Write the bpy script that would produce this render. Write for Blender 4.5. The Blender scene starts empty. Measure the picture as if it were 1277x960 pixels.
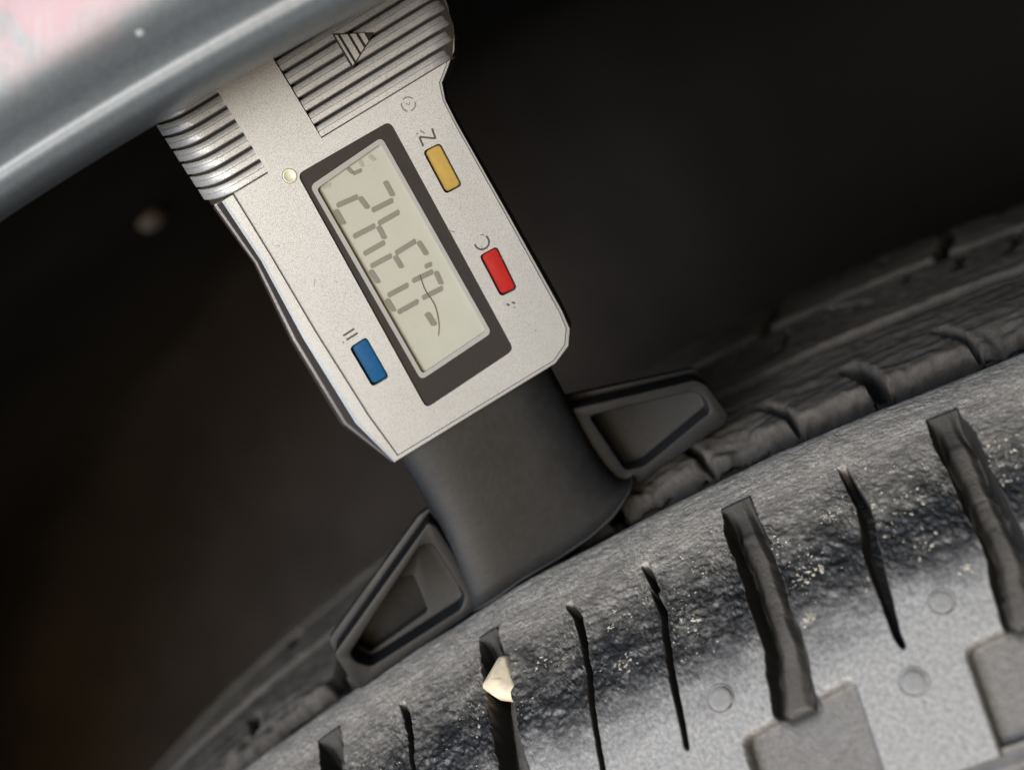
import bpy, bmesh, math, random
import numpy as np
from mathutils import Matrix, Vector

random.seed(4)
C = bpy.context.scene.collection
scene = bpy.context.scene
MM = 0.001

# ------------------------------------------------------------------ camera
# All measures below are millimetres in the wheel's own frame; the wheel axle is world Y,
# the hub stands one tyre radius above the ground.  TH is where on the tyre the gauge stands.
R = 410.0
TH = math.radians(35.0)
r_w = np.array([math.cos(TH), 0, math.sin(TH)])       # radial, at the gauge
t_w = np.array([math.sin(TH), 0, -math.cos(TH)])      # along the tread
a_w = np.array([0, 1.0, 0])                           # along the axle, into the car
HUB = np.array([0, 0, R])
def sat(s, a, rad):                                    # (axle, tangent, radial) from the hub -> world mm
    return HUB + s * a_w + a * t_w + rad * r_w
def vec3(s, a, r):
    return s * a_w + a * t_w + r * r_w

# camera axes in the (axle, tangent, radial) frame
def basis(cols):                                       # orthonormal set
    return [c / np.linalg.norm(c) for c in cols]
_a = np.array([0.16445978, -0.2011467, 0.96565676]); _r = np.array([-0.54200744, -0.83637252, -0.08190814]); _t = np.array([0.82412433, -0.50992256, -0.24657265])
cam_x = vec3(_a[0], _t[0], _r[0]); cam_y = -vec3(_a[1], _t[1], _r[1]); cam_z = -vec3(_a[2], _t[2], _r[2])
cam_pos = sat(-151.70, 51.437, 446.469)
cam = bpy.data.cameras.new("camera")
cam.sensor_width = 36.0
cam.lens = 1500.0 / 1277.0 * 36.0
cam.clip_start = 0.005
cam.clip_end = 50
cam.dof.use_dof = True
cam.dof.focus_distance = 0.149
cam.dof.aperture_fstop = 13.0
cam_o = bpy.data.objects.new("camera", cam)
C.objects.link(cam_o)
cam_o.matrix_world = Matrix(((cam_x[0], cam_y[0], cam_z[0], cam_pos[0] * MM), (cam_x[1], cam_y[1], cam_z[1], cam_pos[1] * MM),
                             (cam_x[2], cam_y[2], cam_z[2], cam_pos[2] * MM), (0, 0, 0, 1)))
scene.camera = cam_o

# ------------------------------------------------------------------ light
SUN_DIR = Vector(vec3(-0.88, -0.42, 0.07)).normalized()  # towards the sun: low behind the camera, to the upper left of the picture
sun = bpy.data.lights.new("sun", 'SUN')
sun.energy = 2.5
sun.angle = math.radians(30)
sun.color = (1.0, 0.985, 0.96)
sun_o = bpy.data.objects.new("sun", sun)
C.objects.link(sun_o)
sun_o.rotation_euler = SUN_DIR.to_track_quat('Z', 'Y').to_euler()
world = bpy.data.worlds.new("World")
scene.world = world
world.use_nodes = True
wn = world.node_tree
bg = wn.nodes["Background"]
sky = wn.nodes.new("ShaderNodeTexSky")
sky.sky_type = 'NISHITA'
sky.sun_disc = False
sky.sun_elevation = math.asin(SUN_DIR.z)
sky.sun_rotation = math.atan2(SUN_DIR.x, SUN_DIR.y)
sky.dust_density = 1.0
sky.ozone_density = 1.5
wn.links.new(sky.outputs[0], bg.inputs[0])
bg.inputs[1].default_value = 0.15
scene.view_settings.view_transform = 'Standard'
scene.view_settings.look = 'None'
scene.view_settings.gamma = 1.0
scene.view_settings.exposure = 0.5
scene.render.engine = 'CYCLES'
scene.cycles.max_bounces = 6
scene.cycles.use_denoising = True

# ------------------------------------------------------------------ helpers
def link(o, parent=None):
    C.objects.link(o)
    if parent is not None:
        o.parent = parent
    return o
def tag(o, label=None, cat=None, group=None, kind=None):
    if label: o['label'] = label
    if cat: o['category'] = cat
    if group: o['group'] = group
    if kind: o['kind'] = kind
    return o
def empty(name, parent=None):
    o = bpy.data.objects.new(name, None)
    o.empty_display_size = 0.01
    return link(o, parent)
def mesh_obj(name, verts, faces, mat, parent=None, smooth=False, mm=True):
    me = bpy.data.meshes.new(name)
    v = np.asarray(verts, float) * (MM if mm else 1)
    me.from_pydata([tuple(p) for p in v], [], faces)
    me.update()
    if smooth:
        me.polygons.foreach_set("use_smooth", [True] * len(me.polygons))
    if mat: me.materials.append(mat)
    return link(bpy.data.objects.new(name, me), parent)
def grid_obj(name, P, mat, parent=None, attrs=None, flip=False, smooth=True, closed_u=False):
    n, m, _ = P.shape
    idx = np.arange(n * m).reshape(n, m)
    if closed_u: idx = np.vstack([idx, idx[:1]])
    a, b, c, d = idx[:-1, :-1], idx[1:, :-1], idx[1:, 1:], idx[:-1, 1:]
    F = np.stack([a, b, c, d] if not flip else [a, d, c, b], -1).reshape(-1, 4)
    me = bpy.data.meshes.new(name)
    nv, nf = n * m, len(F)
    me.vertices.add(nv); me.loops.add(nf * 4); me.polygons.add(nf)
    me.vertices.foreach_set("co", (P.reshape(-1, 3) * MM).astype(np.float32).ravel())
    me.loops.foreach_set("vertex_index", F.astype(np.int32).ravel())
    me.polygons.foreach_set("loop_start", np.arange(0, nf * 4, 4, dtype=np.int32))
    me.polygons.foreach_set("use_smooth", np.full(nf, smooth))
    me.update(calc_edges=True)
    for k, val in (attrs or {}).items():
        at = me.attributes.new(k, 'FLOAT', 'POINT')
        at.data.foreach_set("value", np.ascontiguousarray(val, dtype=np.float32).ravel())
    me.materials.append(mat)
    return link(bpy.data.objects.new(name, me), parent)
def bevel(o, w, seg=2, angle=35):
    m = o.modifiers.new("bevel", 'BEVEL'); m.width = w * MM; m.segments = seg; m.limit_method = 'ANGLE'; m.angle_limit = math.radians(angle)
    return o
def bake(o):
    dg = bpy.context.evaluated_depsgraph_get(); dg.update()
    me = bpy.data.meshes.new_from_object(o.evaluated_get(dg))
    o.modifiers.clear(); o.data = me
    return o
def cut(o, cutters):
    for k in cutters:
        m = o.modifiers.new("cut", 'BOOLEAN'); m.operation = 'DIFFERENCE'; m.solver = 'EXACT'; m.object = k
    bpy.context.view_layer.update()
    bake(o)
    for k in cutters:
        bpy.data.objects.remove(k)
    return o
def shade_angle(o, deg=30):
    me = o.data
    me.polygons.foreach_set("use_smooth", [True] * len(me.polygons))
    me.set_sharp_from_angle(angle=math.radians(deg))
    return o
def prism(name, poly, y0, y1, mat, parent=None):        # polygon in (x, z) drawn through the thickness y0..y1
    n = len(poly)
    ar = sum(poly[i][0] * poly[(i + 1) % n][1] - poly[(i + 1) % n][0] * poly[i][1] for i in range(n))
    if ar < 0: poly = poly[::-1]
    V = [(x, y0, z) for x, z in poly] + [(x, y1, z) for x, z in poly]
    F = [tuple(range(n)), tuple(range(2 * n - 1, n - 1, -1))] + [(i, i + n, (i + 1) % n + n, (i + 1) % n) for i in range(n)]
    return mesh_obj(name, V, F, mat, parent)
def rounded(poly, rad, seg=5):                           # round the corners of a polygon
    out = []; n = len(poly)
    for i in range(n):
        p0, p, p1 = Vector(poly[i - 1]), Vector(poly[i]), Vector(poly[(i + 1) % n])
        rr = rad[i] if isinstance(rad, (list, tuple)) else rad
        if rr <= 0: out.append(tuple(p)); continue
        a = (p0 - p); b = (p1 - p)
        k = min(rr, a.length * .45, b.length * .45)
        a = p + a.normalized() * k; b = p + b.normalized() * k
        for j in range(seg + 1):
            t = j / seg
            out.append(tuple(a * (1 - t) ** 2 + p * 2 * t * (1 - t) + b * t * t))
    return out
def ringplate(name, outer, inner, y0, y1, mat, parent):   # outer and inner have the same number of points
    n = len(outer)
    V = [(x, y0, z) for x, z in outer] + [(x, y0, z) for x, z in inner] + [(x, y1, z) for x, z in outer] + [(x, y1, z) for x, z in inner]
    F = []
    for i in range(n):
        j = (i + 1) % n
        F += [(i, j, n + j, n + i), (n + i, n + j, 3 * n + j, 3 * n + i), (2 * n + i, 2 * n + j, j, i), (2 * n + i, 3 * n + i, 3 * n + j, 2 * n + j)]
    o = mesh_obj(name, V, F, mat, parent)
    bm = bmesh.new(); bm.from_mesh(o.data); bmesh.ops.recalc_face_normals(bm, faces=bm.faces); bm.to_mesh(o.data); bm.free()
    return o

def _hash(ix, iy, seed):
    h = (ix.astype(np.int64) * 374761393 + iy.astype(np.int64) * 668265263 + seed * 974634777) & 0x7fffffff
    h = ((h ^ (h >> 13)) * 1274126177) & 0x7fffffff
    return ((h ^ (h >> 16)) & 0xffff) / 65535.0
def vnoise(x, y, seed=0):
    ix, iy = np.floor(x), np.floor(y); fx, fy = x - ix, y - iy
    fx = fx * fx * (3 - 2 * fx); fy = fy * fy * (3 - 2 * fy)
    a = _hash(ix, iy, seed); b = _hash(ix + 1, iy, seed); c = _hash(ix, iy + 1, seed); d = _hash(ix + 1, iy + 1, seed)
    return (a + (b - a) * fx) * (1 - fy) + (c + (d - c) * fx) * fy
def fbm(x, y, seed=0, oct=4):
    s = 0; amp = .5
    for k in range(oct):
        s = s + amp * vnoise(x * 2 ** k + 17.3 * k, y * 2 ** k - 9.1 * k, seed + k); amp *= .5
    return s / (1 - .5 ** oct)                            # 0..1, mean .5
def sstep(e0, e1, x):
    t = np.clip((x - e0) / (e1 - e0), 0, 1)
    return t * t * (3 - 2 * t)

# ------------------------------------------------------------------ materials
class NT:
    def __init__(self, name):
        self.m = bpy.data.materials.new(name); self.m.use_nodes = True
        self.t = self.m.node_tree; self.b = self.t.nodes["Principled BSDF"]
    def n(self, kind, **kw):
        x = self.t.nodes.new("ShaderNode" + kind)
        for k, v in kw.items(): setattr(x, k, v)
        return x
    def l(self, a, b): self.t.links.new(a, b)
    def coord(self, scale=(1, 1, 1)):
        tc = self.n("TexCoord"); mp = self.n("Mapping"); mp.inputs['Scale'].default_value = scale
        self.l(tc.outputs['Object'], mp.inputs[0]); return mp.outputs[0]
    def noise(self, vec, scale, detail=3, rough=.55):
        x = self.n("TexNoise"); x.inputs['Scale'].default_value = scale; x.inputs['Detail'].default_value = detail; x.inputs['Roughness'].default_value = rough
        if vec is not None: self.l(vec, x.inputs['Vector'])
        return x.outputs['Fac']
    def ramp(self, fac, stops):
        x = self.n("ValToRGB"); e = x.color_ramp.elements
        while len(e) < len(stops): e.new(.5)
        for i, (p, c) in enumerate(stops):
            e[i].position = p
            e[i].color = (c, c, c, 1) if isinstance(c, (int, float)) else (*c, 1)
        self.l(fac, x.inputs[0]); return x.outputs[0]
    def mix(self, fac, a, b):
        x = self.n("Mix", data_type='RGBA')
        for s, v in ((0, fac), (6, a), (7, b)):
            if hasattr(v, 'links'): self.l(v, x.inputs[s])
            elif s == 0: x.inputs[0].default_value = v
            else: x.inputs[s].default_value = (v, v, v, 1) if isinstance(v, (int, float)) else (*v, 1)
        return x.outputs[2]
    def math(self, op, a, b=None, clamp=False):
        x = self.n("Math", operation=op); x.use_clamp = clamp
        for i, v in enumerate((a, b)):
            if v is None: continue
            if hasattr(v, 'links'): self.l(v, x.inputs[i])
            else: x.inputs[i].default_value = v
        return x.outputs[0]
    def attr(self, name):
        x = self.n("Attribute"); x.attribute_name = name; return x.outputs['Fac']
    def bump(self, h, dist, strength=1.0):
        x = self.n("Bump"); x.inputs['Distance'].default_value = dist; x.inputs['Strength'].default_value = strength
        self.l(h, x.inputs['Height']); self.l(x.outputs[0], self.b.inputs['Normal']); return x
    def set(self, **kw):
        for k, v in kw.items():
            s = self.b.inputs[k.replace('_', ' ')]
            if hasattr(v, 'links'): self.l(v, s)
            elif isinstance(v, (tuple, list)): s.default_value = (*v, 1) if len(v) == 3 else v
            else: s.default_value = v
        return self

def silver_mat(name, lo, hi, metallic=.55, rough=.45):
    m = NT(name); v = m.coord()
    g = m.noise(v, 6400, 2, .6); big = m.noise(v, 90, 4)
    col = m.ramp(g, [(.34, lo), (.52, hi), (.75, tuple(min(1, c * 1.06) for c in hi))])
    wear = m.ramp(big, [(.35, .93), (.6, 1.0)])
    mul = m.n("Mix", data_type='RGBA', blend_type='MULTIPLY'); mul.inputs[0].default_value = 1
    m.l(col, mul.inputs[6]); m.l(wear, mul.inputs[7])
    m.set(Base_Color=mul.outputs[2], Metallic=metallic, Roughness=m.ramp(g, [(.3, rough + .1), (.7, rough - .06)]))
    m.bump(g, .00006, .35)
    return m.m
M = {}
M['silver'] = silver_mat("silver_paint", (.26, .272, .28), (.345, .361, .374))
M['silver_ridge'] = silver_mat("silver_ridge_paint", (.24, .247, .25), (.37, .38, .385), .45, .44)
M['silver_side'] = silver_mat("silver_side_paint", (.11, .10, .095), (.15, .138, .13), .8, .34)  # silver toned darker: the side's dark reflections are put into its colour

def plastic(name, col, rough=.5, var=.15, bumpd=.00003, scale=900, spec=.5):
    m = NT(name); v = m.coord(); g = m.noise(v, scale, 4); big = m.noise(v, 70, 5, .65)
    f = m.math('ADD', m.math('MULTIPLY', g, .5), m.math('MULTIPLY', big, .5))
    c0 = tuple(c * (1 - var) for c in col); c1 = tuple(min(1, c * (1 + var)) for c in col)
    m.set(Base_Color=m.ramp(f, [(.35, c0), (.65, c1)]), Roughness=m.ramp(big, [(.3, max(.05, rough - .08)), (.7, min(1, rough + .1))]), Specular_IOR_Level=spec)
    m.bump(g, bumpd, .5)
    return m.m
M['frame'] = plastic("display_frame_plastic", (.018, .0155, .0148), .5, .12, .00003, 900, .2)
M['bezel'] = plastic("bezel_plastic", (.26, .265, .26), .3, .06, .00003, 900, .3)
M['screen'] = plastic("lcd_glass", (.315, .322, .285), .3, .03, .000004, 400, .3)
M['segment'] = plastic("lcd_segment", (.15, .147, .13), .3, .05, .000004, 900, .3)
M['segment_faint'] = plastic("lcd_segment_faint", (.25, .245, .215), .3, .04, .000004, 900, .3)
M['yellow'] = plastic("yellow_rubber", (.33, .225, .055), .55, .1, .00003, 1500, .2)
M['red'] = plastic("red_rubber", (.30, .010, .008), .55, .12, .00003, 1500, .2)
M['blue'] = plastic("blue_rubber", (.002, .062, .17), .55, .12, .00003, 1500, .2)
M['ink'] = plastic("black_print", (.03, .028, .026), .6)
M['ink_worn'] = plastic("worn_print", (.11, .105, .097), .6)
M['resin'] = plastic("clear_resin_plug", (.52, .52, .40), .2, .2)
M['black'] = plastic("black_moulded_plastic", (.0068, .0074, .0088), .5, .3, .00004, 1100, .3)
M['black_edge'] = plastic("black_plastic_edge", (.010, .010, .011), .5, .2, .00004, 1100, .3)
def liner_mat():
    m = NT("liner_plastic"); v = m.coord(); b1 = m.noise(v, 45, 5, .65); b2 = m.noise(v, 9, 4, .6)
    d = m.math('MULTIPLY', m.attr("opening_light"), m.ramp(b2, [(.3, .45), (.65, 1.0)]))  # paler side: light from the arch opening painted into the liner colour
    m.set(Base_Color=m.mix(d, m.mix(b1, (.0040, .0037, .0037), (.0075, .0069, .0068)), m.mix(b1, (.024, .0205, .0198), (.052, .045, .0432))), Roughness=.85, Specular_IOR_Level=.15)
    m.bump(b1, .0008, .6)
    return m.m
M['liner'] = liner_mat()
M['rivet'] = plastic("rivet_plastic", (.20, .18, .175), .45, .2)
M['hair'] = plastic("hair_fibre", (.10, .08, .06), .5)

def rubber_mat(name, tread):
    """worn tyre rubber; attributes q (mm down the shoulder from the tread edge), m (mm round the tyre), deep (mm below the surface)"""
    k = NT(name)
    q, mm_, deep = k.attr("q"), k.attr("m"), k.attr("deep")
    def vec(sx, sy):
        cx = k.n("CombineXYZ"); k.l(k.math('MULTIPLY', q, sx), cx.inputs[0]); k.l(k.math('MULTIPLY', mm_, sy), cx.inputs[1]); k.l(k.math('MULTIPLY', deep, .6), cx.inputs[2]); return cx.outputs[0]
    fine = k.noise(vec(1, 1), 3.2, 3, .65)
    mid = k.noise(vec(1.2, .55), 1.1, 5, .7)
    big = k.noise(vec(.8, .45), .16, 5, .65)
    streak = k.noise(vec(2.0, .8), 1.3, 5, .75)
    grain = k.noise(vec(1, 1), 1.9, 6, .8)
    if tread:
        dust = k.ramp(k.math('ADD', k.math('MULTIPLY', big, .5), k.math('MULTIPLY', streak, .5)), [(.36, .25), (.62, 1.0)])
        col = k.mix(dust, (.036, .034, .032), (.105, .098, .092))
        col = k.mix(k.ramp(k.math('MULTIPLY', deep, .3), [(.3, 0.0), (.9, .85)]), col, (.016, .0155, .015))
        k.set(Base_Color=col, Roughness=.85, Specular_IOR_Level=.25)
        k.bump(k.math('ADD', streak, fine), .00018, .6)
        return k.m
    qn = k.math('ADD', q, k.math('MULTIPLY', k.math('SUBTRACT', big, .5), 16.0))
    top = k.ramp(k.math('MULTIPLY', qn, 1 / 60.0), [(.06, 1.0), (.30, 0.0)])          # dusty scuffed tread edge
    low = k.ramp(k.math('MULTIPLY', qn, 1 / 60.0), [(.38, 0.0), (.52, 1.0)])          # unworn moulded skin
    pat = k.ramp(k.noise(vec(.7, .5), .55, 5, .7), [(.36, .45), (.62, 1.0)])
    c_top = k.mix(k.ramp(k.math('ADD', k.math('MULTIPLY', streak, .6), k.math('MULTIPLY', fine, .4)), [(.38, 0.0), (.62, 1.0)]), (.15, .142, .132), (.56, .535, .50))
    c_mid = k.mix(k.ramp(k.math('ADD', k.math('MULTIPLY', mid, .5), k.math('MULTIPLY', grain, .5)), [(.47, 0.0), (.60, 1.0)]), (.008, .0078, .0082), (.15, .144, .134))
    glint_dust = k.math('MULTIPLY', k.ramp(k.noise(vec(1.1, .8), 1.35, 5, .75), [(.60, 0.0), (.68, 1.0)]), k.ramp(k.noise(vec(.9, .7), .33, 3), [(.40, 0.0), (.56, 1.0)]))  # pale specks: dust, and glints of torn rubber painted into the colour
    c_mid = k.mix(glint_dust, c_mid, (.55, .53, .47))
    c_low = k.mix(k.ramp(grain, [(.36, 0.0), (.60, 1.0)]), (.16, .16, .161), (.37, .37, .37))  # skin paled: the sky it reflects is put into its colour
    c_top = k.mix(pat, (.10, .094, .088), c_top)
    col = k.mix(top, c_mid, c_top)
    col = k.mix(low, col, c_low)
    # black tyre dressing left in smears below the torn band
    smn = k.noise(vec(.55, .8), .21, 4, .6)
    qs = k.math('ADD', q, k.math('MULTIPLY', k.math('SUBTRACT', smn, .5), 22.0))
    band = k.math('MULTIPLY', k.ramp(k.math('MULTIPLY', qs, 1 / 60.0), [(.24, 0.0), (.33, 1.0), (.37, 1.0), (.47, 0.0)]), k.ramp(smn, [(.34, .25), (.52, 1.0)]))
    wet = k.math('MULTIPLY', band, k.ramp(fine, [(.2, .75), (.6, .97)]))
    col = k.mix(wet, col, (.009, .009, .0102))
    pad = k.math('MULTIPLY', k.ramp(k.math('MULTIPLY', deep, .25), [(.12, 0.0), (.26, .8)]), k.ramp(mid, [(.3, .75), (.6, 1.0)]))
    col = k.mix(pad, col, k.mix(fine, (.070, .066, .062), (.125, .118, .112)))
    groove_shade_dust = k.ramp(k.math('MULTIPLY', deep, .25), [(.36, 0.0), (.75, 1.0)])  # near-black groove walls are painted shade; the brown floors are dust
    col = k.mix(groove_shade_dust, col, k.mix(k.ramp(k.math('SUBTRACT', deep, 3.2), [(.2, 0.0), (1.0, 1.0)]), (.013, .0128, .0130), k.mix(mid, (.055, .051, .047), (.125, .117, .108))))
    rough = k.mix(top, k.ramp(mid, [(.3, .42), (.7, .65)]), .85)
    rough = k.mix(low, rough, k.ramp(fine, [(.3, .32), (.7, .42)]))
    rough = k.mix(wet, rough, .36)
    rough = k.mix(groove_shade_dust, rough, .7)
    k.set(Base_Color=col, Roughness=rough, Specular_IOR_Level=.6)
    h = k.math('ADD', k.math('MULTIPLY', k.mix(low, k.mix(top, mid, streak), grain), 1.0), k.math('MULTIPLY', fine, .35))
    k.bump(h, .00017, .9)
    return k.m
M['rubber'] = rubber_mat("worn_shoulder_rubber", False)
M['tread'] = rubber_mat("dusty_tread_rubber", True)
M['sidewall'] = plastic("sidewall_rubber", (.11, .11, .11), .45, .3, .00005, 800)
M['carcass'] = plastic("groove_rubber", (.014, .013, .0125), .85, .25, .00008, 500, .2)
M['recess_dark'] = plastic('recess_dark', (.022, .019, .016), .8, .4, .0001, 1500, .2)  # dark floor colour between the grip ridges
M['pebble'] = plastic("pale_stone", (.58, .50, .37), .75, .22, .0002, 600)
M['grit'] = plastic("pale_grit", (.34, .32, .275), .7, .6, .0002, 900)
M['highlight'] = plastic("paint_highlight", (.42, .44, .46), .3, .05)  # pale colour for the painted highlight on the fender

def paint_mat():
    m = NT("fender_paint"); v = m.coord()
    flake = m.noise(v, 1800, 2); big = m.noise(v, 16, 4, .6)
    sc = m.n("Mapping"); sc.inputs['Scale'].default_value = (1, 1, 6); sc.inputs['Rotation'].default_value = (0, .8, 0)
    m.l(v, sc.inputs[0]); swirl = m.noise(sc.outputs[0], 420, 3)
    base = m.mix(m.ramp(flake, [(.3, 0.0), (.7, 1.0)]), (.080, .093, .106), (.110, .126, .142))
    # a soft-edged pinkish patch in the panel's colour
    at = m.attr("pink_patch")
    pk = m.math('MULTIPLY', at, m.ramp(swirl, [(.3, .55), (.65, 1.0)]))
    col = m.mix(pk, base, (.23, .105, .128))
    m.set(Base_Color=col, Metallic=.15, Roughness=m.ramp(swirl, [(.3, .42), (.7, .5)]), Coat_Weight=.25, Coat_Roughness=.25)
    m.bump(swirl, .00004, .25)
    return m.m
M['paint'] = paint_mat()

# ------------------------------------------------------------------ wheel arch and fender
def arch_grid(prof, ph0, ph1, n, ecc=0.0):                          # prof: (s, radius) list, swept round the hub
    P = np.zeros((len(prof), n, 3))
    ph = np.linspace(ph0, ph1, n)
    off = -ecc * np.clip(np.sin(ph - .012), -.15, .15)
    for i, (s, rad) in enumerate(prof):
        P[i] = HUB + s * a_w + (rad + off)[:, None] * (np.cos(ph)[:, None] * r_w + np.sin(ph)[:, None] * t_w)
    return P
def spline(pts, n=8):
    P = np.array(pts, float); P = np.vstack([2 * P[0] - P[1], P, 2 * P[-1] - P[-2]]); o = []
    for i in range(1, len(P) - 2):
        for k in range(n):
            x = k / n; a0, a1, a2, a3 = P[i - 1:i + 3]
            o.append(.5 * ((2 * a1) + (-a0 + a2) * x + (2 * a0 - 5 * a1 + 4 * a2 - a3) * x * x + (-a0 + 3 * a1 - 3 * a2 + a3) * x ** 3))
    o.append(P[-2]); return np.array(o)

LIP = 479.9
liner = empty("wheel_arch_liner")
tag(liner, "black plastic wheel arch liner filling the dark space behind the gauge", "wheel arch liner")
ph0, ph1 = math.radians(-70), math.radians(110)
lp = spline([(-18, LIP + 5), (-20, LIP + 24), (0, LIP + 30), (60, LIP + 34), (150, LIP + 36), (235, LIP + 30), (250, LIP + 8)], 6)
wall = [(250, LIP + 8), (251, 440), (251, 330), (251, 180), (251, 60)]
lang = np.linspace(ph0, ph1, 240)
def opening_light(pr):  # weight of the painted light, rising towards one side of the arch
    return sstep(.12, -.30, np.repeat(lang[None], len(pr), 0) + .25 * (fbm(np.array(pr)[:, :1] * .03 + 5, lang[None] * 9, 77, 4) - .5))
grid_obj("liner_shell", arch_grid(lp, ph0, ph1, 240), M['liner'], liner, {"opening_light": opening_light(lp)})
grid_obj("liner_wall", arch_grid(wall, ph0, ph1, 240), M['liner'], liner, {"opening_light": opening_light(wall)})

fender = empty("fender")
tag(fender, "silver car fender with rolled wheel arch lip, upper left corner", "car fender")
fp = spline([(-12, LIP + 5), (-22, LIP + 1.1), (-28, LIP + .15), (-31.6, LIP + .5), (-33.1, LIP + 1.5), (-33.5, LIP + 2.4), (-33.7, LIP + 3.1), (-34.6, LIP + 4.1),
             (-36.3, LIP + 5.3), (-37.6, LIP + 6.6), (-38.3, LIP + 8.3), (-38.8, LIP + 11), (-39.2, LIP + 15), (-39.8, LIP + 22), (-41, LIP + 34), (-45, LIP + 60), (-51, LIP + 110), (-56, LIP + 160)], 10)
nph = 1400
fph = np.linspace(math.radians(-40), math.radians(60), nph)
FP = arch_grid(fp, fph[0], fph[-1], nph, 48.0)
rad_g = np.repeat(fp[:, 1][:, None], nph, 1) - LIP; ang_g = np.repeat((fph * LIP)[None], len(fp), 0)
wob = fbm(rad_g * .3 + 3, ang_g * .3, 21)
pink_patch = sstep(.35, .62, wob + .55 * np.exp(-(((rad_g - 11.5) / 5.0) ** 2 + ((ang_g - 6) / 9) ** 2)) - .18) * np.exp(-(((rad_g - 14.5) / 6.5) ** 4 + ((ang_g - 5) / 11) ** 4))
grid_obj("fender_panel", FP, M['paint'], fender, {"pink_patch": pink_patch}, flip=False)

# ------------------------------------------------------------------ tyre
tyre = empty("tyre")
tyre.location = (0, 0, R * MM)
tag(tyre, "worn dusty black car tyre under the gauge with cut lateral grooves", "tyre")
bpy.context.view_layer.update()

prof = np.array([(3, .4), (0, 0), (-6, 1.8), (-14, 6.5), (-24, 15.5), (-34, 28), (-43, 43), (-50, 58)], float)
cv = spline(prof, 40)
Lc = np.concatenate([[0], np.cumsum(np.linalg.norm(np.diff(cv, axis=0), axis=1))])
Q0 = Lc[40]
def shoulder_frame(q):
    x = q + Q0
    s = np.interp(x, Lc, cv[:, 0]); d = np.interp(x, Lc, cv[:, 1]); e = .4
    ds = (np.interp(x + e, Lc, cv[:, 0]) - np.interp(x - e, Lc, cv[:, 0])); dd = (np.interp(x + e, Lc, cv[:, 1]) - np.interp(x - e, Lc, cv[:, 1]))
    n = np.hypot(ds, dd) + 1e-9
    return s, d, -dd / n, -ds / n                           # position and outward normal (axle part, radial part)
def revolve(s, rad, m):                                     # m in mm round the tread
    ph = m / R
    return s[..., None] * a_w + rad[..., None] * (np.cos(ph)[..., None] * r_w + np.sin(ph)[..., None] * t_w)

q = np.concatenate([np.arange(-2.8, 46.01, .24)])
m = np.concatenate([np.arange(-150, -62, .7), np.arange(-62, 80, .24), np.arange(80, 190, .7)]
                   + [np.arange(a, b, .085) for a, b in ((-24.2, -19.9), (2.5, 8.0), (13.6, 19.0), (40.6, 46.0), (-12.6, -9.2), (-6.6, -4.0), (24.6, 28.6), (30.0, 33.4), (51.4, 55.6), (56.8, 60.2), (-40.5, -36.5), (-35, -32))])
m = np.unique(np.round(m, 3)); m = m[np.concatenate([[True], np.diff(m) > .03])]
Qg, Mg = np.meshgrid(q, m, indexing='ij')
rough_zone = sstep(6, 15, Qg + 5 * (fbm(Qg * .1, Mg * .1, 3) - .5)) * (1 - sstep(21, 30, Qg + 9 * (fbm(Qg * .12, Mg * .1, 5) - .5)))
# torn rubber, circumferential scuffing and moulded skin
tear = fbm(Qg * .55, Mg * .38, 11, 5) - .5
tear2 = np.abs(fbm(Qg * 1.9, Mg * 1.3, 31, 4) - .5)
H = rough_zone * (.85 * tear - .9 * tear2)
H += (1 - sstep(8, 22, Qg)) * (.16 * (fbm(Qg * 1.5, Mg * .4, 41, 4) - .5) + .14 * (fbm(Qg * 3.2, Mg * 2.2, 43, 3) - .5))
H += sstep(22, 30, Qg) * .05 * (fbm(Qg * 1.7, Mg * 1.7, 47, 3) - .5)
H -= .55 * (1 - sstep(8, 20, Qg))
H += .5 * (fbm(Qg * .10, Mg * .07, 51, 2) - .5) * (1 - sstep(26, 34, Qg))
base_H = H.copy()
cut_d = np.zeros_like(H)
groove_mask = np.zeros_like(H)
floor_mask = np.zeros_like(H)
jag = (fbm(Qg * .9, Mg * .25, 61, 4) - .5) * (.25 + 1.5 * rough_zone)
PITCH = 28.4
grooves = [-7.0 - 4 * PITCH, -7.0 - 3 * PITCH, -7.0 - 2 * PITCH, -7.0 - PITCH + .6, -7.0, 29.9, 56.7, 56.7 + PITCH, 56.7 + 2 * PITCH, 56.7 + 3 * PITCH, 56.7 + 4 * PITCH]
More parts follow.
